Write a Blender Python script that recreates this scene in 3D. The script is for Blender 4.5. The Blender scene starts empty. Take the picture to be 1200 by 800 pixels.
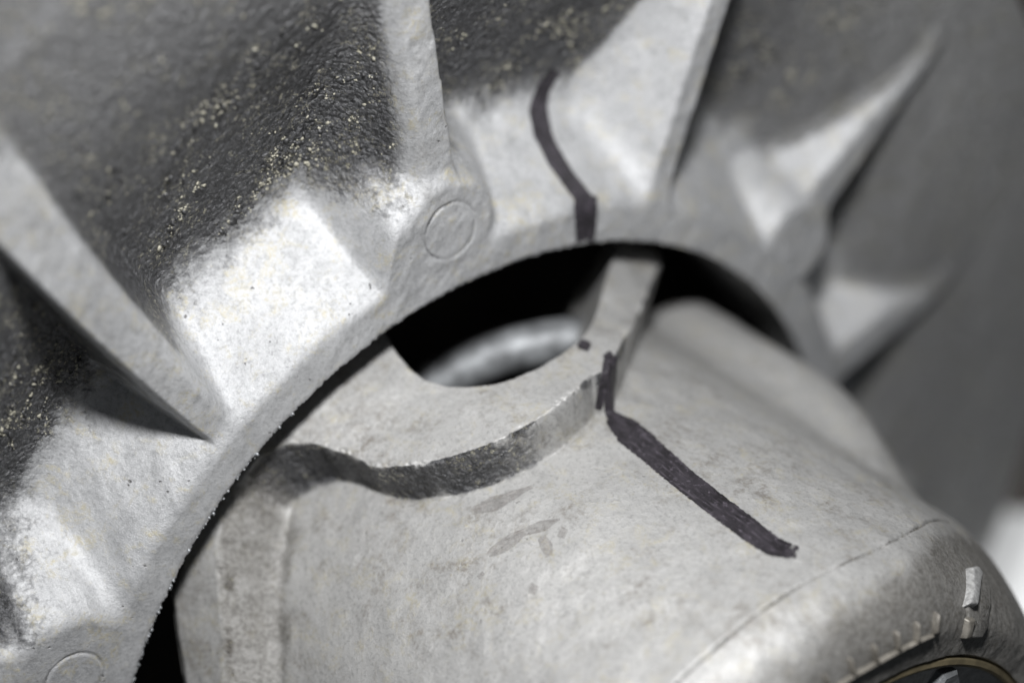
import bpy, math
import numpy as np
from mathutils import Matrix, Vector

# ----------------------------------------------------------------- frame of reference
# Lengths in the modelling are in units of 0.15 mm.  The wheel's own frame is (ev, eu, n):
# n is the axis of the wheel and of the housing, z = 0 is the front plane of the wheel's collar.
S = 0.00015
F = 2200.0
C = np.array([595.2 - 600, 744.5 - 400, F])             # wheel centre seen from the camera (x right, y down, z away)
_a, _b = math.radians(47.943), math.radians(35.375)
n = np.array([math.sin(_a) * math.cos(_b), math.sin(_a) * math.sin(_b), -math.cos(_a)])
_up = np.array([0, -1.0, 0])
eu = _up - (_up @ n) * n
eu /= np.linalg.norm(eu)
ev = np.cross(eu, n)


def cam2world(v):
    return np.array([v[0], v[2], -v[1]]) * S


sc = bpy.context.scene
COL = sc.collection
# ----------------------------------------------------------------- camera
cam = bpy.data.cameras.new('camera')
co = bpy.data.objects.new('camera', cam)
COL.objects.link(co)
cam.sensor_width = 36.0
cam.lens = 36.0 * F / 1200.0
cam.clip_start, cam.clip_end = 0.01, 20
co.location = cam2world(-C)
co.rotation_euler = (math.radians(90), 0, 0)
cam.dof.use_dof = True
cam.dof.focus_distance = 0.812 * F * S
cam.dof.aperture_fstop = 6.0
sc.camera = co
# ----------------------------------------------------------------- world and lamps
w = bpy.data.worlds.new('World')
sc.world = w
w.use_nodes = True
bg = w.node_tree.nodes['Background']
bg.inputs[0].default_value = (0.85, 0.92, 1.0, 1)
bg.inputs[1].default_value = 0.055


def area_lamp(name, pos_cam, target_cam, size, power, color=(1, 1, 1)):
    l = bpy.data.lights.new(name, 'AREA')
    l.shape = 'DISK'
    l.size = size
    l.energy = power
    l.color = color
    o = bpy.data.objects.new(name, l)
    COL.objects.link(o)
    p = Vector(cam2world(np.array(pos_cam) - C))
    t = Vector(cam2world(np.array(target_cam) - C))
    o.location = p
    o.rotation_euler = (t - p).to_track_quat('-Z', 'Y').to_euler()
    return o


# flash above the lens
area_lamp('flash_lamp', (40, -740, 260), (0, 0, 1900), 0.036, 1.12, (1.0, 1.0, 1.0))
sc.view_settings.view_transform = 'Standard'
sc.view_settings.look = 'None'
sc.view_settings.exposure = 0.0
sc.view_settings.gamma = 1.0
sc.cycles.max_bounces = 6
sc.cycles.use_denoising = True
sc.cycles.denoising_prefilter = 'ACCURATE'

# ----------------------------------------------------------------- maths helpers
rng = np.random.default_rng(7)
_T = rng.random((256, 256))


def vnoise(x, y, seed=0):
    x = x + seed * 37.7
    y = y + seed * 91.3
    xi = np.floor(x).astype(np.int64)
    yi = np.floor(y).astype(np.int64)
    fx, fy = x - xi, y - yi
    fx = fx * fx * fx * (fx * (fx * 6 - 15) + 10)
    fy = fy * fy * fy * (fy * (fy * 6 - 15) + 10)
    a = _T[xi & 255, yi & 255]
    b = _T[(xi + 1) & 255, yi & 255]
    c = _T[xi & 255, (yi + 1) & 255]
    d = _T[(xi + 1) & 255, (yi + 1) & 255]
    return (a + (b - a) * fx) * (1 - fy) + (c + (d - c) * fx) * fy - 0.5


def fbm(x, y, oct=4, seed=0, gain=0.5):
    v, am = 0, 1.0
    for i in range(oct):
        v = v + am * vnoise(x, y, seed + i)
        x, y, am = x * 2.03 + 0.37 * y, y * 2.03 - 0.37 * x, am * gain
    return v


def smax(a, b, k):
    h = np.maximum(k - np.abs(a - b), 0) / k
    return np.maximum(a, b) + h * h * k * 0.25


def smin(a, b, k):
    return -smax(-a, -b, k)


def sstep(a, b, x):
    t = np.clip((x - a) / (b - a), 0, 1)
    return t * t * (3 - 2 * t)


def poly_sd(px, py, poly):
    """signed distance to a closed polygon, negative inside"""
    px = np.asarray(px, float)
    py = np.asarray(py, float)
    best = np.full(px.shape, 1e18)
    inside = np.zeros(px.shape, bool)
    m = len(poly)
    for i in range(m):
        x0, y0 = poly[i]
        x1, y1 = poly[(i + 1) % m]
        dx, dy = x1 - x0, y1 - y0
        L = dx * dx + dy * dy + 1e-12
        t = np.clip(((px - x0) * dx + (py - y0) * dy) / L, 0, 1)
        best = np.minimum(best, (px - x0 - t * dx) ** 2 + (py - y0 - t * dy) ** 2)
        if dy != 0:
            c = ((y0 > py) != (y1 > py)) & (px < dx * (py - y0) / dy + x0)
            inside ^= c
    d = np.sqrt(best)
    return np.where(inside, -d, d)


def smooth_closed(pts, rounds=2, keep=()):
    for _ in range(rounds):                                # Chaikin
        out = []
        for i in range(len(pts)):
            p, q = np.array(pts[i]), np.array(pts[(i + 1) % len(pts)])
            out += [p * 0.75 + q * 0.25, p * 0.25 + q * 0.75]
        pts = out
    return [tuple(p) for p in pts]


def on_cyl(x, y, R):
    """photo direction -> (axial z, angle in degrees) where it meets the coaxial cylinder of radius R"""
    d = np.array([x - 600, y - 400, F])
    dp, cp = d - n * (d @ n), C - n * (C @ n)
    A, B, Q = dp @ dp, -2 * dp @ cp, cp @ cp - R * R
    D = B * B - 4 * A * Q
    if D < 0:
        D = 0
    t = (-B - math.sqrt(D)) / (2 * A)
    X = t * d - C
    return X @ n, math.degrees(math.atan2(X @ ev, X @ eu))


# ----------------------------------------------------------------- node helpers and materials
class NT:
    def __init__(self, name):
        self.m = bpy.data.materials.new(name)
        self.m.use_nodes = True
        self.t = self.m.node_tree
        self.t.nodes.clear()
        self.out = self.t.nodes.new('ShaderNodeOutputMaterial')
        tc = self.t.nodes.new('ShaderNodeTexCoord')
        mp = self.t.nodes.new('ShaderNodeMapping')
        for i in range(3):
            mp.inputs['Scale'].default_value[i] = 1 / S     # texture space in modelling units
        self.t.links.new(tc.outputs['Object'], mp.inputs['Vector'])
        self.co = mp.outputs[0]

    def node(self, typ, **kw):
        nd = self.t.nodes.new(typ)
        for k, v in kw.items():
            setattr(nd, k, v)
        return nd

    def put(self, sock, v):
        if isinstance(v, bpy.types.NodeSocket):
            self.t.links.new(v, sock)
        elif isinstance(v, (tuple, list)) and sock.type == 'RGBA' and len(v) == 3:
            sock.default_value = (*v, 1)
        else:
            sock.default_value = v

    def noise(self, scale, detail=4, rough=0.55, dist=0.0, offset=None):
        nd = self.node('ShaderNodeTexNoise')
        v = self.co
        if offset is not None:
            ad = self.node('ShaderNodeVectorMath', operation='ADD')
            self.put(ad.inputs[0], v)
            ad.inputs[1].default_value = (offset, offset * 1.7, offset * 0.6)
            v = ad.outputs[0]
        self.put(nd.inputs['Vector'], v)
        nd.inputs['Scale'].default_value = scale
        nd.inputs['Detail'].default_value = detail
        nd.inputs['Roughness'].default_value = rough
        nd.inputs['Distortion'].default_value = dist
        return nd.outputs[0]

    def ramp(self, v, a, b, lo=0.0, hi=1.0):
        nd = self.node('ShaderNodeMapRange', interpolation_type='SMOOTHSTEP')
        self.put(nd.inputs[0], v)
        for i, x in ((1, a), (2, b), (3, lo), (4, hi)):
            nd.inputs[i].default_value = x
        return nd.outputs[0]

    def math(self, op, a, b=0.0, clamp=False):
        nd = self.node('ShaderNodeMath', operation=op, use_clamp=clamp)
        self.put(nd.inputs[0], a)
        self.put(nd.inputs[1], b)
        return nd.outputs[0]

    def mix(self, f, a, b):
        nd = self.node('ShaderNodeMix', data_type='RGBA')
        self.put(nd.inputs[0], f)
        self.put(nd.inputs[6], a)
        self.put(nd.inputs[7], b)
        return nd.outputs[2]

    def fmix(self, f, a, b):
        nd = self.node('ShaderNodeMix', data_type='FLOAT')
        self.put(nd.inputs[0], f)
        self.put(nd.inputs[2], a)
        self.put(nd.inputs[3], b)
        return nd.outputs[0]

    def attr(self, name):
        return self.node('ShaderNodeAttribute', attribute_name=name).outputs['Fac']

    def bump(self, h, dist, strength=1.0, normal=None):
        nd = self.node('ShaderNodeBump')
        self.put(nd.inputs['Height'], h)
        nd.inputs['Distance'].default_value = dist * S
        nd.inputs['Strength'].default_value = strength
        if normal is not None:
            self.put(nd.inputs['Normal'], normal)
        return nd.outputs[0]

    def principled(self, **kw):
        p = self.node('ShaderNodeBsdfPrincipled')
        for k, v in kw.items():
            self.put(p.inputs[k], v)
        self.t.links.new(p.outputs[0], self.out.inputs[0])
        return p


def mat_cast(name, base, stain, dirt_amt, grain, metallic, rough, pit=1.0, warm=0.5, pale_tone=(0.33, 0.33, 0.33), brown=0.0, mot=1.0):
    """weathered die-cast aluminium: mottled oxide, pale yellowish salts, small pits, oily grime where attribute 'grime' says"""
    t = NT(name)
    big = t.noise(0.012, 5, 0.6, 0.3)
    mid = t.noise(0.05, 5, 0.65, 0.4, 311)
    fine = t.noise(0.22, 5, 0.75, 0, 77)
    micro = t.noise(0.6, 3, 0.7, 0, 13)
    col = t.mix(t.ramp(big, 0.35, 0.68), base, stain)
    col = t.mix(t.math('MULTIPLY', t.ramp(mid, 0.47, 0.68), 0.5 * mot), col, tuple(c * 0.72 for c in base))
    col = t.mix(t.math('MULTIPLY', t.ramp(fine, 0.47, 0.66), dirt_amt), col, tuple(c * 0.45 for c in base))
    col = t.mix(t.math('MULTIPLY', t.ramp(micro, 0.52, 0.66), 0.32 * mot), col, tuple(min(0.9, c * 1.55) for c in base))
    # yellowish deposits
    y = t.math('MULTIPLY', t.ramp(t.noise(0.035, 4, 0.7, 0.6, 540), 0.50, 0.68), t.ramp(fine, 0.40, 0.60))
    col = t.mix(t.math('MULTIPLY', y, warm), col, (0.58, 0.52, 0.34))
    # brown smudges
    if brown:
        bm = t.math('MULTIPLY', t.ramp(t.noise(0.022, 5, 0.7, 0.5, 940), 0.48, 0.70), t.ramp(t.noise(0.13, 4, 0.75, 0, 18), 0.38, 0.64))
        col = t.mix(t.math('MULTIPLY', bm, brown), col, (0.19, 0.165, 0.135))
    # pits
    v = t.node('ShaderNodeTexVoronoi')
    wv = t.node('ShaderNodeVectorMath', operation='ADD')
    wn = t.node('ShaderNodeTexNoise')
    t.put(wn.inputs['Vector'], t.co)
    wn.inputs['Scale'].default_value = 0.12
    ws = t.node('ShaderNodeVectorMath', operation='SCALE')
    t.put(ws.inputs[0], wn.outputs[1])
    ws.inputs['Scale'].default_value = 9.0
    t.put(wv.inputs[0], t.co)
    t.put(wv.inputs[1], ws.outputs[0])
    t.put(v.inputs['Vector'], wv.outputs[0])
    v.inputs['Scale'].default_value = 0.075
    pitm = t.math('MULTIPLY', t.ramp(v.outputs['Distance'], 0.06, 0.13, 1, 0), t.ramp(t.noise(0.02, 2, 0.5, 0, 91), 0.56, 0.60))
    pitm = t.math('MULTIPLY', pitm, pit, True)
    col = t.mix(pitm, col, (0.07, 0.065, 0.06))
    # old stain: brownish grey film
    sm = t.math('ADD', t.attr('stain'), t.math('MULTIPLY', t.math('SUBTRACT', t.noise(0.03, 5, 0.7, 0.4, 71), 0.5), 1.1))
    sm = t.math('MULTIPLY', t.ramp(sm, 0.15, 0.85), 0.88)
    col = t.mix(sm, col, t.mix(t.ramp(fine, 0.38, 0.62), (0.205, 0.198, 0.185), (0.10, 0.094, 0.083)))
    # grime
    g0 = t.attr('grime')
    gn = t.noise(0.06, 6, 0.75, 0.3, 205)
    gf = t.noise(0.20, 6, 0.8, 0, 33)
    gsum = t.math('ADD', g0, t.math('MULTIPLY', t.math('SUBTRACT', gn, 0.5), 1.0))
    gsum = t.math('ADD', gsum, t.math('MULTIPLY', t.math('SUBTRACT', gf, 0.5), 0.9))
    g = t.ramp(gsum, 0.17, 0.86)
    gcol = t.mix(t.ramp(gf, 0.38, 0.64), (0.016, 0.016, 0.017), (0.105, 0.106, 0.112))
    gcol = t.mix(t.math('MULTIPLY', t.attr('pale_tone'), t.ramp(gf, 0.30, 0.60, 0.55, 1.0)), gcol, pale_tone)
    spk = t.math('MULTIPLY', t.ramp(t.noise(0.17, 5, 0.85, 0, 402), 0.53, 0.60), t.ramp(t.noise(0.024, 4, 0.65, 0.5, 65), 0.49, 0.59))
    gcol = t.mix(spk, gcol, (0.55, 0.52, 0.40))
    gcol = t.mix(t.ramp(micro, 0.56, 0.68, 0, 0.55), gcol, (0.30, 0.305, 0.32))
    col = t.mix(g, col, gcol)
    metal = t.math('MULTIPLY', t.fmix(g, metallic, 0.1), t.math('SUBTRACT', 1.0, t.math('MULTIPLY', sm, 0.6)))
    ro = t.math('ADD', t.fmix(g, t.math('ADD', rough, t.math('MULTIPLY', sm, 0.16)), 0.36), t.math('MULTIPLY', t.math('SUBTRACT', fine, 0.5), 0.35))
    h = t.math('ADD', t.math('MULTIPLY', fine, 1.3), t.math('MULTIPLY', micro, 0.5))
    h = t.math('SUBTRACT', h, t.math('MULTIPLY', pitm, 2.5))
    vg = t.node('ShaderNodeTexVoronoi')
    t.put(vg.inputs['Vector'], wv.outputs[0])
    vg.inputs['Scale'].default_value = 0.17
    hg = t.math('SUBTRACT', t.math('MULTIPLY', gf, 1.6), t.math('MULTIPLY', vg.outputs['Distance'], 3.2))
    hg = t.math('ADD', hg, t.math('ADD', t.math('MULTIPLY', spk, 1.4), t.math('MULTIPLY', micro, 1.4)))
    nrm = t.bump(t.fmix(g, t.math('MULTIPLY', h, grain), hg), 1.0, 1.0)
    t.principled(**{'Base Color': col, 'Metallic': metal, 'Roughness': ro, 'Normal': nrm,
                    'Coat Weight': t.fmix(g, 0.30, 0.35), 'Coat Roughness': 0.25, 'Coat Normal': nrm})
    return t.m


def mat_plain(name, col, rough, metallic=0.0, var=0.25, scale=0.05, bump=0.4):
    t = NT(name)
    f = t.noise(scale, 5, 0.6, 0.2)
    c = t.mix(t.ramp(f, 0.3, 0.7), tuple(x * (1 - var) for x in col), tuple(min(1, x * (1 + var)) for x in col))
    t.principled(**{'Base Color': c, 'Roughness': rough, 'Metallic': metallic,
                    'Normal': t.bump(t.noise(scale * 6, 4, 0.6), bump)})
    return t.m


def mat_ink(name='black_marker_ink', dark=(0.012, 0.0105, 0.0125), light=(0.032, 0.028, 0.034), solid=1.0, soft=0.0):
    t = NT(name)
    f = t.noise(0.22, 4, 0.7)
    c = t.mix(t.ramp(t.noise(0.05, 3, 0.6), 0.3, 0.7), dark, light)
    cb = t.node('ShaderNodeCombineXYZ')
    t.put(cb.inputs[0], t.math('MULTIPLY', t.attr('across'), 5.0))
    t.put(cb.inputs[1], t.math('MULTIPLY', t.attr('along'), 0.035))
    sn = t.node('ShaderNodeTexNoise')
    t.put(sn.inputs['Vector'], cb.outputs[0])
    sn.inputs['Scale'].default_value = 1.0
    sn.inputs['Detail'].default_value = 3
    c = t.mix(t.math('MULTIPLY', t.ramp(sn.outputs[0], 0.50, 0.70), 0.75), c, tuple(x * 2.6 for x in light))
    c = t.mix(t.math('MULTIPLY', t.ramp(f, 0.56, 0.66), 0.5), c, tuple(min(0.3, x * 5) for x in light))
    p = t.principled(**{'Base Color': c, 'Roughness': 0.5, 'Normal': t.bump(f, 0.8)})
    e = t.attr('wear')                                     # 0 in the stroke's middle, 1 at its ragged rim
    keep = t.ramp(t.math('ADD', e, t.math('MULTIPLY', t.math('SUBTRACT', t.noise(0.22, 4, 0.75, 0, 9), 0.5), 0.9)), 0.74 - soft * 0.75, 0.90 + soft, 1, 0)
    tr = t.node('ShaderNodeBsdfTransparent')
    mx = t.node('ShaderNodeMixShader')
    t.put(mx.inputs[0], t.math('MULTIPLY', keep, solid))
    t.t.links.new(tr.outputs[0], mx.inputs[1])
    t.t.links.new(p.outputs[0], mx.inputs[2])
    t.t.links.new(mx.outputs[0], t.out.inputs[0])
    return t.m


M_WHEEL = mat_cast('weathered_cast_aluminium', (0.455, 0.46, 0.47), (0.55, 0.555, 0.565), 0.42, 0.75, 0.36, 0.61, 0.7, 0.6)
M_HOUSE = mat_cast('matt_cast_aluminium', (0.46, 0.457, 0.45), (0.515, 0.511, 0.502), 0.45, 0.60, 0.38, 0.54, 0.35, 0.4, (0.13, 0.12, 0.105), 0.70, 0.40)
M_INK = mat_ink()
M_SMEAR = mat_ink('grey_brown_smear', (0.16, 0.145, 0.135), (0.24, 0.22, 0.21), 0.48, 0.35)
M_DARK = mat_plain('opening_shade_dark', (0.055, 0.047, 0.040), 0.75)  # dark colour that stands for the shade inside the opening
M_STEEL = mat_plain('bright_steel', (0.50, 0.52, 0.54), 0.42, 0.75, 0.15, 0.03, 0.3)
M_PIPE = mat_plain('dull_grey_steel', (0.24, 0.25, 0.26), 0.52, 0.4, 0.45, 0.03, 0.8)
M_BRASS = mat_plain('tarnished_brass', (0.15, 0.125, 0.075), 0.55, 0.3)
M_MARK = mat_plain('stained_cast_marks', (0.22, 0.205, 0.18), 0.42, 0.3, 0.35, 0.08, 0.5)
M_WORN = mat_plain('rubbed_bare_aluminium', (0.46, 0.46, 0.455), 0.5, 0.3, 0.3, 0.2, 0.5)

# ----------------------------------------------------------------- scene objects helpers


def empty(name, label, cat):
    o = bpy.data.objects.new(name, None)
    COL.objects.link(o)
    o.matrix_world = BASIS
    o.empty_display_size = 0.02
    o['label'] = label
    o['category'] = cat
    return o


def _w(v):
    v = np.array([v[0], v[2], -v[1]])
    return v / np.linalg.norm(v)


BASIS = Matrix(np.column_stack([_w(ev), _w(eu), _w(n)]).tolist()).to_4x4()


def mesh_obj(name, V, Fc, mat, parent=None, normals=None, attrs=None, smooth=True):
    """V in modelling units of the wheel's frame"""
    me = bpy.data.meshes.new(name)
    V = np.asarray(V, float) * S
    if isinstance(Fc, np.ndarray):
        k = Fc.shape[1]
        me.vertices.add(len(V))
        me.vertices.foreach_set('co', V.astype(np.float32).ravel())
        me.loops.add(Fc.size)
        me.loops.foreach_set('vertex_index', Fc.astype(np.int32).ravel())
        me.polygons.add(len(Fc))
        me.polygons.foreach_set('loop_start', np.arange(0, Fc.size, k, dtype=np.int32))
        me.update(calc_edges=True)
    else:
        me.from_pydata(V.tolist(), [], [list(f) for f in Fc])
    me.polygons.foreach_set('use_smooth', np.full(len(me.polygons), smooth))
    for k, a in (attrs or {}).items():
        at = me.attributes.new(k, 'FLOAT', 'POINT')
        at.data.foreach_set('value', np.asarray(a, np.float32))
    if normals is not None:
        me.normals_split_custom_set_from_vertices(np.asarray(normals, np.float32).tolist())
    me.materials.append(mat)
    me.update()
    o = bpy.data.objects.new(name, me)
    COL.objects.link(o)
    if parent is not None:
        o.parent = parent
    else:
        o.matrix_world = BASIS
    return o


def grid_normals(P):
    du = np.gradient(P, axis=0)
    dv = np.gradient(P, axis=1)
    N = np.cross(du, dv)
    return N / (np.linalg.norm(N, axis=2, keepdims=True) + 1e-12)


def grid_quads(a, b):
    i = np.arange(a * b).reshape(a, b)
    return np.stack([i[:-1, :-1], i[1:, :-1], i[1:, 1:], i[:-1, 1:]], -1).reshape(-1, 4)


def sub_mesh(name, P, N, quads, sel, mat, parent, attrs, flip=False):
    q = quads[sel]
    if flip:
        q = q[:, ::-1]
    u, inv = np.unique(q, return_inverse=True)
    return mesh_obj(name, P.reshape(-1, 3)[u], inv.reshape(q.shape), mat, parent, N.reshape(-1, 3)[u],
                    {k: a.ravel()[u] for k, a in attrs.items()})


def cyl_pt(r, th, z):
    t = np.radians(th)
    return np.stack([r * np.sin(t), r * np.cos(t), z + 0 * t], -1)


# ================================================================= RIBBED WHEEL
RIN = 502.0
#        angle at the collar, drift in degrees per unit of radius
RIBS = [(-117.5, 0), (-88.0, 0), (-58.6, 0.0085), (-28.9, 0), (-0.8, 0), (26.2, 0), (51.3, 0), (77, 0), (103, 0)]
BOSSES = [-88.0, -28.3, 27.5]
BOSS_R = 571.0


def wheel_terms(r, th):
    s = r * np.radians(th)
    lump = fbm(s * 0.012, r * 0.012, 3, 3) * 5
    out = 60 * sstep(-38.0, -33.5, th) * sstep(-26, -30, th)      # the collar's wall steps out beside the bossed rib
    xw = np.clip(r - 549 - out, -60, 108)
    wall = -(2.05 * xw - 0.0087 * xw * np.abs(xw)) + lump
    rt = sstep(4, 24, th)
    q1 = -(905 - r) * 123.0 / 265
    r1 = 925 - 125 * sstep(30, 46, th)
    q2 = -(82.0 - 20 * sstep(32, 48, th)) * (np.maximum(r1 - r, 0) / (r1 - 640)) ** 1.7
    floor = q1 * (1 - rt) + q2 * rt + lump * 1.2
    floor = smin(floor, 0 * r - 1.0, 40)
    ribs = []
    for a0, dr in RIBS:
        a = a0 + dr * (r - 560)
        d = r * np.sin(np.radians(np.clip(th - a, -60, 60)))
        w = 21 + (r - 560) * 0.045 + vnoise(r * 0.02, 0 * r + a0, 5) * 4
        if a0 == -58.6:
            w, d = 14 + (r - 600) * 0.036, d + 5
        elif a0 == -28.9:
            w, d = 17 + 0 * th, d - 9
        elif a0 == -0.8:
            w, d = 15 + 0 * th, d - 17
        elif a0 > 15:                                           # narrow crest, leaning side
            re = 880 if a0 < 40 else 775
            w = 21 - 18 * sstep(640, re, r) + 0 * th
            d = d - 12 * sstep(640, re, r) - 7
        top = -2.0 - 26 * sstep(860, 960, r)
        sl = np.where(d < 0, 7.0, 3.2) if a0 < -50 else (np.where(d < 0, 2.3 if a0 < -20 else 3.3, 3.4) if a0 < 15 else np.where(d < 0, 3.0 if a0 < 40 else 2.2, 4.5))
        if a0 > 15:
            top = top - 34 * sstep(re - 40, re + 30, r)
        x = np.abs(d) - w
        if a0 in (-28.9, -0.8):
            side = np.where(x > 0, -np.where(d < 0, 8.2 if a0 < -20 else 9.4, 12.0) * (np.maximum(x, 0) + 4) ** 0.66 + 20, -x * 3 + 0.2) + 6
        else:
            side = -x * sl + 8
        ribs.append(smin(top, side, 22))
    bosses = []
    for a in BOSSES:
        x = r * np.sin(np.radians(np.clip(th - a, -60, 60)))
        y = r * np.cos(np.radians(np.clip(th - a, -60, 60))) - BOSS_R
        dd = np.hypot(x, y)
        bosses.append((74 - dd) * 1.7 + 4 if a < -60 else (55 - dd) * 2.6 + 4)
    return wall, floor, ribs, bosses, lump


def wheel_h(r, th, fine=True):
    wall, floor, ribs, bosses, lump = wheel_terms(r, th)
    h = smax(wall, floor, 46)
    for q, (a0, dr) in zip(ribs, RIBS):
        h = smax(h, q, 14 + 34 * sstep(a0 - 1.5, a0 + 5, th) if a0 < -50 else (52 if a0 < -20 else (66 if a0 < 15 else 30)))
    for q in bosses:
        h = smax(h, q, 30)
    h = smin(h, 0 * r, 26)
    h = h - 1.5 * (1 - sstep(502, 506, r))
    for a in BOSSES:
        x = r * np.sin(np.radians(np.clip(th - a, -60, 60)))
        y = r * np.cos(np.radians(np.clip(th - a, -60, 60))) - BOSS_R
        dd = np.hypot(x, y)
        h = h - 1.8 * np.exp(-((dd - 30.5) / 1.6) ** 2) * (0.7 + vnoise(np.arctan2(x, y) * 2, 0 * r, 4))
    return h


def wheel_grime(r, th):
    wall, floor, ribs, bosses, lump = wheel_terms(r, th)
    s = r * np.radians(th)
    edge = sstep(588, 684, r + fbm(s * 0.03, r * 0.03, 4, 21) * 20)
    rb = np.max(ribs, axis=0)
    clean = sstep(-30, 0, rb - np.maximum(floor, wall) - 26 * sstep(5, 20, th))
    dirty = sstep(-4, -14, th)
    clean = clean * (1 - dirty) + dirty * sstep(-46, -6, rb)
    clean = clean * (1 - sstep(15, 25, th) * sstep(800, 890, r + 110 * sstep(34, 44, th)))
    g = edge * (1 - 0.95 * clean)
    for a in BOSSES:
        x = r * np.sin(np.radians(np.clip(th - a, -60, 60)))
        y = r * np.cos(np.radians(np.clip(th - a, -60, 60))) - BOSS_R
        g = np.maximum(g, (0.58 + 0.9 * vnoise(x * 0.06, y * 0.06, 19)) * np.exp(-((np.hypot(x, y) - 30.5) / 1.5) ** 2))
    return g


th_f = np.arange(-104, 92, 0.14)
th_c = np.concatenate([np.arange(92, 256, 1.0), [256.0]])
TH = np.concatenate([th_f, th_c])
RR = np.concatenate([np.arange(RIN, 700, 1.7), np.arange(700, 960, 2.3), np.linspace(960, 1006, 16)])
Rg, Tg = np.meshgrid(RR, TH, indexing='ij')
Tw = (Tg + 180) % 360 - 180
H = wheel_h(Rg, Tw)
G = wheel_grime(Rg, Tw)
sg = Rg * np.radians(Tg)
H = H + G * (fbm(sg * 0.21, Rg * 0.21, 2, 11, 0.6) * 1.2) + (1 - G) * fbm(sg * 0.06, Rg * 0.06, 3, 15) * 1.3
H = H - sstep(986, 1006, Rg) ** 2 * 60
burr = (vnoise(sg * 0.25, 0 * sg, 8) + vnoise(sg * 0.6, 0 * sg, 9)) * 2.4
Rj = Rg - np.where(Rg < 503, burr, 0)
P = np.stack([Rj * np.sin(np.radians(Tg)), Rj * np.cos(np.radians(Tg)), H], -1)
N = grid_normals(P)
if N[5, 5, 2] < 0:
    N = -N
quads = grid_quads(*P.shape[:2])
_qn = np.cross(P.reshape(-1, 3)[quads[0, 1]] - P.reshape(-1, 3)[quads[0, 0]], P.reshape(-1, 3)[quads[0, 2]] - P.reshape(-1, 3)[quads[0, 0]])
FLIP = _qn[2] < 0
# which part of the casting each face belongs to
wall, floor, ribs, bosses, lump = wheel_terms(Rg, Tw)
base = np.maximum(wall, floor)
pid = np.where(Rg < 648, 0, 1)                            # 0 collar, 1 floor of the pockets
for i, q in enumerate(ribs):
    pid = np.where((q > base + 2) & (Rg > 560) & (Rg < 950) & (np.abs(Tw - RIBS[i][0]) < 20) & (TH[None, :] < 92), 10 + i, pid)
for i, q in enumerate(bosses):
    dd = np.hypot(Rg * np.sin(np.radians(np.clip(Tw - BOSSES[i], -60, 60))), Rg * np.cos(np.radians(np.clip(Tw - BOSSES[i], -60, 60))) - BOSS_R)
    pid = np.where((dd < 56) & (Rg > 520) & (np.abs(Tw - BOSSES[i]) < 20), 30 + i, pid)
pf = pid[:-1, :-1].ravel()

wheel = empty('ribbed_wheel', 'weathered grey cast aluminium wheel with radial ribs around a large round opening', 'cast wheel')
ribs_ = wheel_terms(Rg, Tw)[2]
PALE = np.clip(sstep(700, 950, Rg) * (0.30 + 0.2 * sstep(-20, 20, Tw)) + sstep(4, 30, Tw) * 0.7, 0, 1)  # mixes the web's dark coat paler outward and towards positive angles
at = {'grime': G, 'pale_tone': PALE, 'stain': 0.30 * sstep(-46, -6, np.max(np.array(ribs_), axis=0)) * sstep(-6, -30, Tw) * (Rg > 600)}
collar = sub_mesh('collar', P, N, quads, pf == 0, M_WHEEL, wheel, at, FLIP)
web = sub_mesh('recessed_web', P, N, quads, pf == 1, M_WHEEL, wheel, at, FLIP)
for i in range(len(RIBS)):
    if (pf == 10 + i).sum() > 200 and -95 < RIBS[i][0] < 60:
        sub_mesh('rib', P, N, quads, pf == 10 + i, M_WHEEL, wheel, at, FLIP)
    elif (pf == 10 + i).any():
        sub_mesh('rib', P, N, quads, pf == 10 + i, M_WHEEL, wheel, at, FLIP)
for i in range(3):
    sub_mesh('boss', P, N, quads, pf == 30 + i, M_WHEEL, wheel, at, FLIP)

# bore of the collar, back and outer rim: a closed solid of revolution behind the front
th_l = np.arange(0, 361, 1.5)


def lathe(name, prof, mat, parent, th=th_l, grime=0.0, sharp=False, stain=0.0):
    prof = np.array(prof, float)
    Pg = np.stack([prof[:, None, 0] * np.sin(np.radians(th))[None], prof[:, None, 0] * np.cos(np.radians(th))[None],
                   prof[:, None, 1] + 0 * th[None]], -1)
    q = grid_quads(*Pg.shape[:2])
    o = mesh_obj(name, Pg.reshape(-1, 3), q, mat, parent, None, {'grime': np.full(Pg.shape[0] * Pg.shape[1], grime), 'stain': np.full(Pg.shape[0] * Pg.shape[1], stain)}, smooth=not sharp)
    if not sharp:
        o.data.set_sharp_from_angle(angle=math.radians(35))
    return o


lathe('bore_wall', [(RIN - 0.3, -2.0), (RIN - 0.3, -150), (540, -210), (640, -190), (994, -80), (1005, -66)], M_WHEEL, wheel, grime=0.6)

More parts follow.
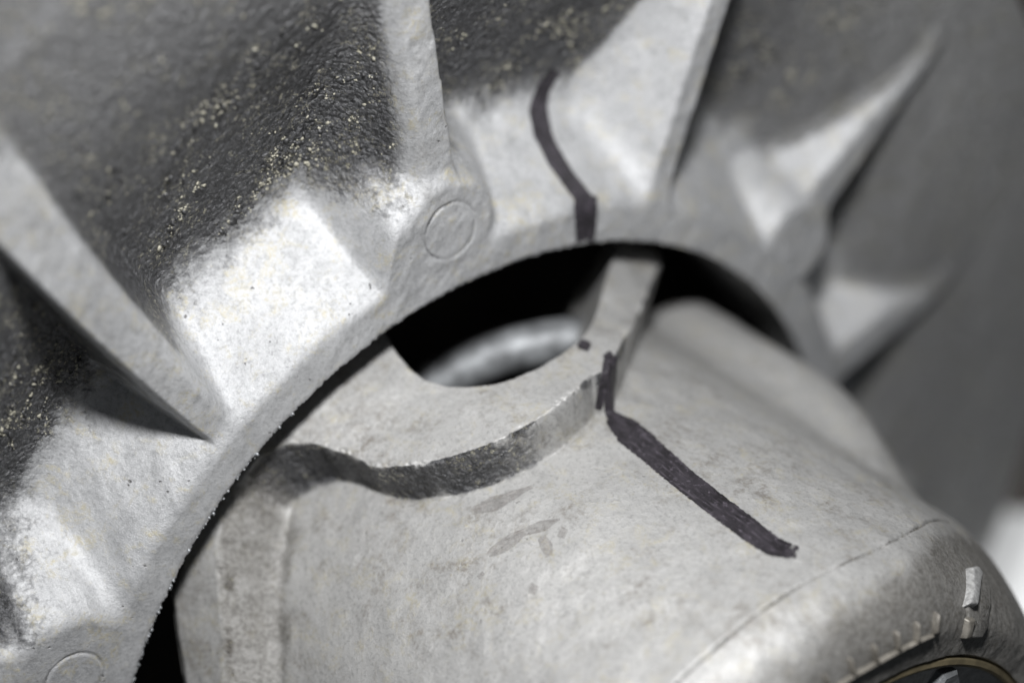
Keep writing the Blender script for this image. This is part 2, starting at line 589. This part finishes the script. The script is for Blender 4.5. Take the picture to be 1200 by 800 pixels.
# grit and pale deposits stuck to the oily floors: real grains, too many to count
def grains(name, cx, cy, cz, rad, mat, parent, seed=3):
    g = np.random.default_rng(seed)
    ph = (1 + 5 ** 0.5) / 2
    iv = np.array([(-1, ph, 0), (1, ph, 0), (-1, -ph, 0), (1, -ph, 0), (0, -1, ph), (0, 1, ph), (0, -1, -ph), (0, 1, -ph), (ph, 0, -1), (ph, 0, 1), (-ph, 0, -1), (-ph, 0, 1)]) / 1.9
    it = np.array([(0, 11, 5), (0, 5, 1), (0, 1, 7), (0, 7, 10), (0, 10, 11), (1, 5, 9), (5, 11, 4), (11, 10, 2), (10, 7, 6), (7, 1, 8),
                   (3, 9, 4), (3, 4, 2), (3, 2, 6), (3, 6, 8), (3, 8, 9), (4, 9, 5), (2, 4, 11), (6, 2, 10), (8, 6, 7), (9, 8, 1)])
    m = len(cx)
    jit = 1 + 1.0 * (g.random((m, 12, 1)) - 0.5)
    st = 1 + 0.7 * (g.random((m, 1, 3)) - 0.5)
    V = np.stack([cx, cy, cz], -1)[:, None] + iv[None] * jit * st * np.asarray(rad)[:, None, None]
    T = it[None] + (np.arange(m) * 12)[:, None, None]
    o = mesh_obj(name, V.reshape(-1, 3), T.reshape(-1, 3), mat, parent)
    o['kind'] = 'stuff'
    return o


g_ = np.random.default_rng(11)
gr = g_.uniform(600, 900, 110000)
gt = g_.uniform(-100, 20, 110000)
gs = gr * np.radians(gt)
dens = sstep(0.06, 0.28, fbm(gs * 0.022, gr * 0.022, 3, 51)) * (0.10 + 1.9 * sstep(0.02, 0.22, fbm(gs * 0.07, gr * 0.07, 2, 57)))
dens *= wheel_grime(gr, gt) * (1 - 0.75 * sstep(720, 880, gr))
ok = (g_.random(110000) < dens * 0.55) & (wheel_grime(gr, gt) > 0.6)
gr, gt = gr[ok], gt[ok]
gz = wheel_h(gr, gt)
gsz = 0.45 + 2.0 * g_.random(len(gr)) ** 3
half = g_.random(len(gr)) < 0.55
gx, gy = gr * np.sin(np.radians(gt)), gr * np.cos(np.radians(gt))
M_GRIT = mat_plain('cream_grit', (0.36, 0.345, 0.28), 0.7, 0, 0.4, 0.08, 0.6)
M_SOOT = mat_plain('oily_grit', (0.06, 0.06, 0.062), 0.38, 0.2, 0.5, 0.08, 0.6)
grains('pale_grit', gx[half], gy[half], gz[half] - 0.35 * gsz[half], gsz[half], M_GRIT, wheel, 4)
grains('dark_grit', gx[~half], gy[~half], gz[~half] - 0.3, gsz[~half] * 1.25, M_SOOT, wheel, 5)
# bright torn burr along the collar's inner edge
bt = g_.uniform(-100, -52, 260)
bt = bt[(vnoise(bt * 1.3, 0 * bt, 77) > -0.12)]
br = RIN - 0.6 + g_.normal(0, 0.7, len(bt))
grains('burr', br * np.sin(np.radians(bt)), br * np.cos(np.radians(bt)), g_.uniform(-4, -0.5, len(bt)), 0.5 + 1.3 * g_.random(len(bt)) ** 2, M_STEEL, wheel, 6)

# ================================================================= HOUSING
RB = 395.0
RL = 440.0
U0 = -170.0                                               # axial start of the profile
ZR, RHO = 455.0, 70.0                                     # where the end's rounding begins, its radius
UA = ZR - U0
UARC = RHO * math.pi / 2
UFACE = 325 - 303.0
K = RL * math.pi / 180


def trace(pts, R):
    out = []
    for p in pts:
        z, t = on_cyl(p[0], p[1], R)
        out.append((t, z))
    return out


lip_front = trace([(268, 850), (265, 790), (266, 710), (270, 640), (279, 603), (296, 570), (318, 545), (345, 530), (375, 527), (405, 534), (440, 547),
                   (470, 548), (500, 543), (530, 536), (560, 526), (590, 513), (620, 496), (650, 476), (675, 456), (693, 440)], RL)
lip_arm = trace([(715, 412), (731, 386), (747, 359), (761, 336), (772, 317)], 462)
z5 = lip_front[0][1]
LIP = [(t * K, z) for t, z in ([(-130, 230), (-112, 150)] + lip_front[:1] + lip_front[1:] + lip_arm + [(14, -70), (16, -110), (-60, -110), (-75, -100)])]
# rear edge of the lip at the lower left
rear = trace([(240, 610), (210, 690), (213, 750), (216, 800), (218, 850)], RL)


def z_rear(th):
    xs = [-130] + [p[0] for p in rear[::-1]] + [-60, 40]
    ys = [130] + [p[1] for p in rear[::-1]] + [-95, -100]
    return np.interp(th, xs, ys)


slot_px = [(456, 405), (461, 414), (470, 425), (484, 438), (500, 447), (524, 452), (550, 452), (576, 449), (600, 443), (628, 432), (655, 417), (676, 402), (689, 386), (700, 364), (707, 338), (713, 312)]
sl = trace(slot_px, RL)
SLOT = [(t * K, z) for t, z in sl] + [((sl[-1][0] + 1) * K, -130), ((sl[0][0]) * K, -130)]


def lip_dist(th, z):
    return poly_sd(th * K, z, LIP)


def house_off(th, z):
    """radial height above the plain body, function of angle and axial position (z < ZR)"""
    s = th * K
    d = lip_dist(th, z) + fbm(s * 0.03, z * 0.03, 3, 31) * 3
    ds = poly_sd(s, z, SLOT)
    slope = 7.0 - 5.1 * sstep(-54, -68, th)
    kk = 10 + 8 * sstep(-54, -68, th)
    top = RL - RB + 20 * sstep(60, -70, z) + 14 * sstep(60, -60, z) * sstep(-24, -4, th)
    lip = smin(top + 0 * th, top - slope * d, 5 + 7 * sstep(-58, -66, th))
    off = smax(0 * th, lip, kk)
    # broken parting line along the lip's edge
    ragged = np.clip(vnoise(s * 0.06, z * 0.06, 41) + 0.25, 0, 1) * 2.2
    off = off - ragged * 1.9 * np.exp(-((d + 2.5) / 2.2) ** 2) * (0.4 + vnoise(s * 0.3, z * 0.3, 44) * 1.6)
    # low dome left of the parting line
    # long ridge on the far side
    rd = np.abs(th - 35) * RB * math.pi / 180 - 42
    rtop = 66 - 66 * sstep(130, 360, z)
    off = smax(off, smin(rtop, rtop - rd * 1.4, 34), 30)
    # behind the lip the housing necks down
    off = off - 110 * sstep(0, 14, z_rear(th) - z)
    bevel = sstep(20, 0, z - z_rear(th))
    off = off - 9 * bevel * (off > 20)
    # slot
    off = np.minimum(off, smin(off, top + 2.5 * 0 + 7.0 * (ds), 4))
    return off


def build_housing():
    thf = np.arange(-118, 62, 0.2)
    thc = np.concatenate([np.arange(62, 242, 2.0), [242.0]])
    th = np.concatenate([thf, thc])
    u = np.concatenate([np.arange(0, UA - 2, 1.8), UA - 2 + np.arange(0, 12, 0.6), UA + 10 + np.arange(0, UARC + UFACE - 9, 1.8)])
    U, T = np.meshgrid(u, th, indexing='ij')
    Tw = (T + 180) % 360 - 180
    phi = np.clip((U - UA) / RHO, 0, math.pi / 2)
    fz = np.clip(U - UA - UARC, 0, None)
    r0 = np.where(U < UA, RB, RB - RHO + RHO * np.cos(phi) - fz)
    z0 = np.where(U < UA, U0 + U, ZR + RHO * np.sin(phi))
    nr, nz = np.cos(phi), np.sin(phi)
    off = np.zeros_like(U)
    m = (z0 < 420) & (U < UA)
    off[m] = house_off(Tw[m], z0[m])
    s = Tw * K
    lump = fbm(s * 0.011, U * 0.011, 3, 61) * 3.0 + fbm(s * 0.06, U * 0.06, 3, 66) * 0.9
    off += lump
    # seam where the end cover meets the body
    useam = UA + 4 + fbm(s * 0.03, 0 * s, 3, 70) * 1.6
    off -= 2.6 * np.exp(-((U - useam) / 1.9) ** 2) * np.clip(0.75 + fbm(s * 0.05, 0 * s, 2, 72), 0.3, 1.2)
    off -= 1.6 * sstep(-2, 6, U - useam)
    # the end leans back on the far side
    zsh = -58 * sstep(-12, 26, Tw) * sstep(250, 455, z0) * (1 - sstep(80, 150, np.abs(Tw))) * (1 - 0.9 * sstep(UA + 25, UA + UARC, U))
    r = r0 + off * nr
    z = z0 + off * nz + zsh
    Pg = np.stack([r * np.sin(np.radians(T)), r * np.cos(np.radians(T)), z], -1)
    return U, T, Tw, off, r, z, z0, Pg


U, T, Tw2, OFF, Rh, Zh, Z0, PH = build_housing()
NH = grid_normals(PH)
k0 = (len(NH) // 2, 300)
rad = np.array([math.sin(math.radians(T[k0])), math.cos(math.radians(T[k0])), 0])
if NH[k0] @ rad < 0:
    NH = -NH
qh = grid_quads(*PH.shape[:2])
a_ = PH.reshape(-1, 3)[qh[len(qh) // 2]]
FLIPH = np.cross(a_[1] - a_[0], a_[2] - a_[0]) @ a_[0].dot(np.diag([1, 1, 0])) < 0
# grime in the corner under the lip, with the overhang's shade painted in
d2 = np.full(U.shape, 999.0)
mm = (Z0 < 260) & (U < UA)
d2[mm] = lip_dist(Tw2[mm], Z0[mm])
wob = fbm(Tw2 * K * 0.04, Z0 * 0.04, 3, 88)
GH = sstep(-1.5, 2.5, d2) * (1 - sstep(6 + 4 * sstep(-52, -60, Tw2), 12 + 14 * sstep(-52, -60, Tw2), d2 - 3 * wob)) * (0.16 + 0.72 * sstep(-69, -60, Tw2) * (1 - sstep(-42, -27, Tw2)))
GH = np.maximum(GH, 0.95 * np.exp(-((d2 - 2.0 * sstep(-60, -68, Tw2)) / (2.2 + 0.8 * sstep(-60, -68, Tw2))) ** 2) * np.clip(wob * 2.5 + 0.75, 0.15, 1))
DH = sstep(-58, -66, Tw2) * (d2 < 60)
useam_d = U - (UA + 4 + fbm(Tw2 * K * 0.03, 0 * U, 3, 70) * 1.6)
GH = np.maximum(GH, 0.60 * np.exp(-(useam_d / 1.5) ** 2) * (0.95 + 0.5 * wob))
endg = np.maximum(0 * U, 0.15 * sstep(UA + UARC + 6, UA + UARC + 16, U))
GH = np.maximum(GH, endg * (0.8 + wob * 0.8))
STH = 0.72 * sstep(-60, -66, Tw2) * sstep(-3, 4, d2) * (1 - sstep(30, 62, d2 + 12 * wob))
STH = np.maximum(STH, 0.34 * sstep(-66, -74, Tw2) * (d2 < 4))
STH = np.maximum(STH, 0.75 * sstep(-60, -66, Tw2) * np.exp(-((d2 - 1) / 8.0) ** 2))  # left lip edge darkened in the colour to hold down its highlight
STH = np.maximum(STH, 0.42 * sstep(-1, 3, d2) * (1 - sstep(8, 22, d2)) * sstep(-60, -50, Tw2))  # film on the lip's wall, the overhang's shade included
STH = np.maximum(STH, (sstep(UA + 8, UA + 75, U) * (0.55 + 0.4 * sstep(-36, -14, Tw2)) + sstep(-24, 10, Tw2) * sstep(UA - 70, UA + 60, U) * 0.55) * (np.abs(Tw2) < 110))  # brown dirt of the end cover, deepened by shade painted into it
DH = np.maximum(DH, sstep(UA - 60, UA, U))
GH = np.maximum(GH, 0.9 * (OFF < -20))  # slot sides and the drop behind the lip are darkened too
ph_id = np.where(U > UA + 4, 2, np.where(d2 < 9, 1, 0))
pfh = ph_id[:-1, :-1].ravel()
hole = (OFF < -62)
hole_f = (hole[:-1, :-1] & hole[1:, 1:]).ravel()
housing = empty('cylinder_housing', 'smooth grey cylindrical casting in the opening of the ribbed wheel, black pen line on top', 'housing')
ah = {'grime': GH, 'pale_tone': DH, 'stain': STH}  # real dirt plus the painted shade of lip wall and end cover
sub_mesh('body', PH, NH, qh, (pfh == 0) & ~hole_f, M_HOUSE, housing, ah, FLIPH)
sub_mesh('slotted_flange', PH, NH, qh, (pfh == 1) & ~hole_f, M_HOUSE, housing, ah, FLIPH)
sub_mesh('end_cover', PH, NH, qh, pfh == 2, M_HOUSE, housing, ah, FLIPH)
lathe('bushing', [(302, 520), (300, 517), (298, 521), (294, 523), (291, 522), (290, 517)], M_BRASS, housing)
lathe('bore_floor', [(304, 516), (290, 516), (284, 512), (250, 510), (240, 504), (0.5, 504)], M_HOUSE, housing, stain=0.5)
lathe('shade_plate', [(1, -330), (560, -330), (570, -205)], M_DARK, wheel)  # plate added behind the opening, its dark colour painted as shade


# ----------------------------------------------------------------- points on the finished surfaces
from mathutils.bvhtree import BVHTree
BVH_H = BVHTree.FromPolygons(PH.reshape(-1, 3).tolist(), qh[~hole_f].tolist())


def cast(px, py, which):
    """point where the sight line through a place of the photograph meets the wheel or the housing"""
    px = np.atleast_1d(np.asarray(px, float))
    py = np.atleast_1d(np.asarray(py, float))
    d = np.stack([px - 600, py - 400, np.full(px.shape, F)], -1)
    B = np.stack([ev, eu, n], -1)
    D = d @ B
    O = -(C @ B)
    lo, hi = 0.60, 1.25
    if which == 'housing':
        out = np.full((len(px), 3), np.nan)
        o_ = Vector(O)
        for i, dd in enumerate(D):
            hit = BVH_H.ray_cast(o_, Vector(dd).normalized())[0]
            if hit is not None:
                out[i] = hit
        return out

    def f(t):
        X = O + D * t[:, None]
        r = np.hypot(X[:, 0], X[:, 1])
        th = np.degrees(np.arctan2(X[:, 0], X[:, 1]))
        return np.where(r < RIN, 50, X[:, 2] - wheel_h(r, th))
    ts = np.linspace(lo, hi, 1300)
    prev = f(np.full(px.shape, lo))
    T0 = np.full(px.shape, np.nan)
    done = np.zeros(px.shape, bool)
    for a, b in zip(ts[:-1], ts[1:]):
        cur = f(np.full(px.shape, b))
        hit = (~done) & (prev > 0) & (cur <= 0)
        T0[hit] = a + (b - a) * prev[hit] / (prev[hit] - cur[hit] + 1e-9)
        done |= hit
        prev = cur
        if done.all():
            break
    return O + D * T0[:, None]


def stroke(name, pts, widths, which, parent, mat, lift=0.7, step=2.5, rag=2.0, worn_end=0.0, worn_all=0.0):
    """a pen stroke lying on the casting: a dense strip that follows the surface"""
    pts = np.array(pts, float)
    seg = np.r_[0, np.cumsum(np.hypot(*np.diff(pts, axis=0).T))]
    m = max(6, int(seg[-1] / step))
    q = np.linspace(0, seg[-1], m)
    x, y, wd = np.interp(q, seg, pts[:, 0]), np.interp(q, seg, pts[:, 1]), np.interp(q, seg, widths)
    for _ in range(3):
        x[1:-1] = (x[:-2] + 2 * x[1:-1] + x[2:]) / 4
        y[1:-1] = (y[:-2] + 2 * y[1:-1] + y[2:]) / 4
    tx, ty = np.gradient(x), np.gradient(y)
    L = np.hypot(tx, ty)
    nx, ny = -ty / L, tx / L
    k = 13
    v = np.linspace(-1, 1, k)
    wa = wd / 2 + 1.5 + vnoise(q * 0.05, 0 * q, 5 + m) * rag
    gx = x[:, None] + nx[:, None] * wa[:, None] * v
    gy = y[:, None] + ny[:, None] * wa[:, None] * v
    Q = cast(gx.ravel(), gy.ravel(), which)
    view = Q + C @ np.stack([ev, eu, n], -1)
    view = -view / np.linalg.norm(view, axis=1, keepdims=True)
    Pg = Q.reshape(m, k, 3)
    Nn = grid_normals(Pg)
    sgn = np.sign((Nn * view.reshape(m, k, 3)).sum(-1, keepdims=True))
    Pg = Pg + Nn * sgn * lift
    wear = np.abs(v)[None, :] ** 3 + 0 * x[:, None]
    e = np.minimum(q, seg[-1] - q) / 7.0
    wear = np.maximum(wear, (1 - np.clip(e, 0, 1))[:, None] ** 2)
    if worn_end:
        wear = np.maximum(wear, worn_end * sstep(seg[-1] - 60, seg[-1], q)[:, None] + 0 * wear)
    if worn_all:
        wear = np.maximum(wear, worn_all)
    qd = grid_quads(m, k)
    bad = np.isnan(Pg).any(-1).ravel()
    ed = np.linalg.norm(Pg.reshape(-1, 3)[qd[:, 0]] - Pg.reshape(-1, 3)[qd[:, 2]], axis=1)
    qd = qd[~bad[qd].any(1) & (ed < 40)]
    uq, inv = np.unique(qd, return_inverse=True)
    return mesh_obj(name, Pg.reshape(-1, 3)[uq], inv.reshape(qd.shape), mat, parent, None, {'wear': wear.ravel()[uq], 'across': (v[None, :] + 0 * x[:, None]).ravel()[uq], 'along': (q[:, None] + 0 * v[None, :]).ravel()[uq]})


# ----------------------------------------------------------------- pen marks
a = stroke('pen_mark', [(652, 82), (636, 104), (630, 128), (636, 158), (650, 186), (666, 210), (680, 228), (687, 240)], [8, 15, 19, 21, 18, 17, 17, 22], 'wheel', wheel, M_INK)
a['label'] = 'black pen line curving down the pocket wall'
a = stroke('pen_mark', [(686, 229), (686, 250), (686, 270), (685, 288)], [24, 25, 23, 18], 'wheel', wheel, M_INK)
a['label'] = 'black pen line crossing the collar edge'
a = stroke('pen_mark', [(714, 488), (735, 505), (765, 530), (800, 561), (840, 592), (880, 622), (905, 640), (936, 648)], [12, 30, 29, 27, 26, 26, 24, 12], 'housing', housing, M_INK, worn_end=0.82)
a['label'] = 'long black pen line on the body'
stroke('pen_mark', [(708, 421), (714, 418), (719, 416)], [6, 9, 7], 'housing', housing, M_INK)
stroke('pen_mark', [(712, 420), (709, 440), (705, 460), (700, 480)], [8, 8, 8, 6], 'housing', housing, M_INK, lift=1.0)
stroke('pen_mark', [(717, 416), (716, 440), (714, 462), (713, 482), (722, 494)], [8, 9, 9, 9, 12], 'housing', housing, M_INK, lift=1.0)
stroke('pen_mark', [(676, 402), (684, 404), (692, 408)], [6, 9, 8], 'housing', housing, M_INK)


for pts, wd in (([(555, 598), (580, 590), (606, 578), (624, 570)], [4, 11, 9, 4]), ([(572, 650), (592, 638), (612, 624), (636, 616), (656, 608)], [4, 10, 8, 13, 4]),
                ([(634, 628), (641, 640), (644, 652)], [8, 12, 6]), ([(655, 622), (664, 626)], [9, 7]), ([(620, 688), (630, 692)], [9, 6]), ([(562, 672), (566, 676)], [5, 4])):
    stroke('smear', pts, wd, 'housing', housing, M_SMEAR, lift=0.4, rag=5.0, worn_all=0.80)

# ----------------------------------------------------------------- raised scale and pointer on the end cover
def raised_bar(name, pts, width, height, which, parent, mat, sub=10):
    pts = np.array(pts, float)
    seg = np.r_[0, np.cumsum(np.hypot(*np.diff(pts, axis=0).T))]
    m = max(5, int(seg[-1] / 3))
    q = np.linspace(0, seg[-1], m)
    x, y = np.interp(q, seg, pts[:, 0]), np.interp(q, seg, pts[:, 1])
    Q = cast(x, y, which)
    e = 9.0
    Nn = np.cross(cast(x + e, y, which) - cast(x - e, y, which), cast(x, y + 0.5 * e, which) - cast(x, y - e, which))
    Nn = np.nan_to_num(Nn)
    Nn /= np.linalg.norm(Nn, axis=1, keepdims=True) + 1e-9
    for _ in range(6):
        Nn[1:-1] = (Nn[:-2] + Nn[1:-1] + Nn[2:]) / 3
    Nn /= np.linalg.norm(Nn, axis=1, keepdims=True) + 1e-9
    view = Q + C @ np.stack([ev, eu, n], -1)
    Nn *= -np.sign((Nn * view).sum(1, keepdims=True))
    tg = np.gradient(Q, axis=0)
    tg /= np.linalg.norm(tg, axis=1, keepdims=True)
    sd = np.cross(Nn, tg)
    ang = np.linspace(-1, 1, 9) * math.pi / 2
    tap = np.clip(np.minimum(q, seg[-1] - q) / 3 + 0.25, 0, 1)[:, None, None]
    ring = Q[:, None] + sd[:, None] * (np.sin(ang) * width / 2)[None, :, None] * (0.5 + 0.5 * tap) + Nn[:, None] * (np.cos(ang) * (height + 3) - 3)[None, :, None] * tap
    return mesh_obj(name, ring.reshape(-1, 3), grid_quads(m, 9), mat, parent, None, {'grime': np.zeros(m * 9), 'stain': np.full(m * 9, 1.1)})


scale = raised_bar('raised_scale', [(966, 812), (982, 801), (1002, 788), (1026, 775), (1048, 763), (1070, 752), (1093, 742)], 3.6, 5.0, 'housing', housing, M_MARK)
for p in [((1092.5, 742), (1094.5, 716)), ((1071.5, 752), (1071.5, 727)), ((1050, 762), (1047, 738)), ((1025, 776), (1021, 753)), ((998, 790), (993, 769)), ((970, 808), (964, 788))]:
    raised_bar('graduation_tick', [p[0], ((p[0][0] + p[1][0]) / 2, (p[0][1] + p[1][1]) / 2), p[1]], 3.0, 7.0, 'housing', scale, M_MARK)


def pad(name, outline, height, inset, parent, mat, label=None):
    """raised cast figure: outline on the cover, bevelled to a smaller flat top"""
    o = np.array(outline, float)
    c = o.mean(0)
    d = o - c
    L = np.hypot(d[:, 0], d[:, 1])[:, None]
    inn = c + d * (1 - np.minimum(inset / L, 0.6))
    rings = [(o, -3), (inn, height)]
    V, Fq = [], []
    for ring, hgt in rings:
        Q = cast(ring[:, 0], ring[:, 1], 'housing')
        Nn = np.cross(cast(ring[:, 0] + 8, ring[:, 1], 'housing') - cast(ring[:, 0] - 8, ring[:, 1], 'housing'),
                      cast(ring[:, 0], ring[:, 1] + 8, 'housing') - cast(ring[:, 0], ring[:, 1] - 8, 'housing'))
        Nn /= np.linalg.norm(Nn, axis=1, keepdims=True)
        Nn = 0.3 * Nn + 0.7 * Nn.mean(0) / np.linalg.norm(Nn.mean(0))
        Nn /= np.linalg.norm(Nn, axis=1, keepdims=True)
        view = Q + C @ np.stack([ev, eu, n], -1)
        Nn *= -np.sign((Nn * view).sum(1, keepdims=True))
        if hgt > 0:                                            # the top is one flat face
            nm, qm = Nn.mean(0) / np.linalg.norm(Nn.mean(0)), Q.mean(0)
            Q = Q - ((Q - qm) @ nm)[:, None] * nm * (0.75 if hgt > 5.6 else 0.2)
        V += (Q + Nn * hgt).tolist()
    m = len(o)
    Fq = [(i, (i + 1) % m, m + (i + 1) % m, m + i) for i in range(m)] + [tuple(range(m, 2 * m))]
    ob = mesh_obj(name, V, Fq, mat, parent, None, {'grime': np.zeros(2 * m), 'stain': np.full(2 * m, 0.95)}, smooth=True)
    bv = ob.modifiers.new('bevel', 'BEVEL')
    bv.width = 2.2 * S
    bv.segments = 3
    if label:
        ob['label'] = label
    return ob


figure = pad('raised_figure', [(1134, 664), (1149, 670), (1157, 687), (1161, 706), (1157, 722), (1152, 738), (1146, 750), (1128, 750), (1127, 706)], 5.5, 4, housing, M_HOUSE)
pad('worn_face', [(1131, 665), (1138, 663), (1146, 671), (1146, 684), (1143, 700), (1138, 714), (1127, 712), (1131, 690)], 8, 3.5, figure, M_WORN)
pad('worn_face', [(1130, 722), (1139, 720), (1139, 732), (1134, 748), (1124, 749), (1127, 737)], 6, 3.5, figure, M_MARK)

# bolt in the bore
def hex_bolt(px, py, zt):
    d = np.array([px - 600, py - 400, F])
    cz = C + zt * n
    t = (cz @ n) / (d @ n)
    X = d * t - C
    x, y = X @ ev, X @ eu
    V, Fq = [], []
    k = 6
    for r, z in ((19, -30), (19, -3), (16, 0)):
        for i in range(k):
            a = math.radians(60 * i + 12)
            V.append((x + r * math.cos(a), y + r * math.sin(a), zt + z))
    for j in range(2):
        Fq += [(j * k + i, j * k + (i + 1) % k, (j + 1) * k + (i + 1) % k, (j + 1) * k + i) for i in range(k)]
    Fq.append(tuple(range(2 * k, 3 * k)))
    o = mesh_obj('hex_bolt', V, Fq, M_PIPE, None, smooth=False)
    o['label'] = 'shiny steel hexagon bolt head down in the bore of the end cover'
    o['category'] = 'bolt'


hex_bolt(1112, 806, 524)

# ================================================================= RING SEEN THROUGH THE SLOT
def tube(name, pts_cam, rad, mat):
    p = np.array(pts_cam, float) - C
    p = p @ np.stack([ev, eu, n], -1)
    for _ in range(3):
        q = np.empty((2 * len(p) - 2, 3))
        q[0::2] = p[:-1] * 0.75 + p[1:] * 0.25
        q[1::2] = p[:-1] * 0.25 + p[1:] * 0.75
        p = np.vstack([p[:1], q, p[-1:]])
    tg = np.gradient(p, axis=0)
    tg /= np.linalg.norm(tg, axis=1, keepdims=True)
    s1 = np.cross(tg, [0.3, 0.5, 0.8])
    s1 /= np.linalg.norm(s1, axis=1, keepdims=True)
    s2 = np.cross(tg, s1)
    a = np.linspace(0, 2 * math.pi, 33)
    ring = p[:, None] + rad * (s1[:, None] * np.cos(a)[None, :, None] + s2[:, None] * np.sin(a)[None, :, None])
    return mesh_obj(name, ring.reshape(-1, 3), grid_quads(len(p), 33), mat, None)


ring = tube('steel_pipe', [(-200, 150, 2120), (-120, 68, 2110), (-50, 26, 2100), (10, 6, 2100), (70, -4, 2105), (130, 2, 2140), (200, 40, 2220)], 26, M_PIPE)
ring['label'] = 'shiny curved steel pipe deep inside the dark slot of the housing'
ring['category'] = 'pipe'

# ================================================================= BACKGROUND
def panel(name, center_cam, half, normal_cam, mat, thick=40):
    nn = np.array(normal_cam, float)
    nn /= np.linalg.norm(nn)
    ux = np.cross(nn, [0, 1, 0])
    ux /= np.linalg.norm(ux)
    uy = np.cross(nn, ux)
    c = np.array(center_cam, float)
    V = []
    for dz in (0, -thick):
        for sx, sy in ((-1, -1), (1, -1), (1, 1), (-1, 1)):
            V.append(c + ux * sx * half[0] + uy * sy * half[1] + nn * dz)
    V = np.array(V) - C
    B = np.stack([ev, eu, n], -1)
    o = mesh_obj(name, V @ B, [(0, 1, 2, 3), (7, 6, 5, 4), (0, 4, 5, 1), (1, 5, 6, 2), (2, 6, 7, 3), (3, 7, 4, 0)], mat, None, smooth=False)
    o['kind'] = 'structure'
    return o


panel('background_wall', (0, 0, 4200), (4200, 3200), (0, 0, -1), mat_plain('dark_brown_wall', (0.05, 0.042, 0.036), 0.8, 0, 0.3, 0.004))
panel('white_board', (1010, 660, 3300), (240, 360), (-0.2, -0.2, -1), mat_plain('white_card', (0.85, 0.86, 0.86), 0.6, 0, 0.03, 0.01))

# added spot, an unseen helper that whitens the board below the wheel's rim
sp = bpy.data.lights.new('added_board_spot', 'SPOT')
sp.energy = 3.6
sp.spot_size = math.radians(50)
sp.shadow_soft_size = 0.02
so = bpy.data.objects.new('added_board_spot', sp)
COL.objects.link(so)
so.location = cam2world(np.array([1500, 1500, 2500]) - C)
so.rotation_euler = (Vector(cam2world(np.array([1050, 700, 3300]) - C)) - so.location).to_track_quat('-Z', 'Y').to_euler()
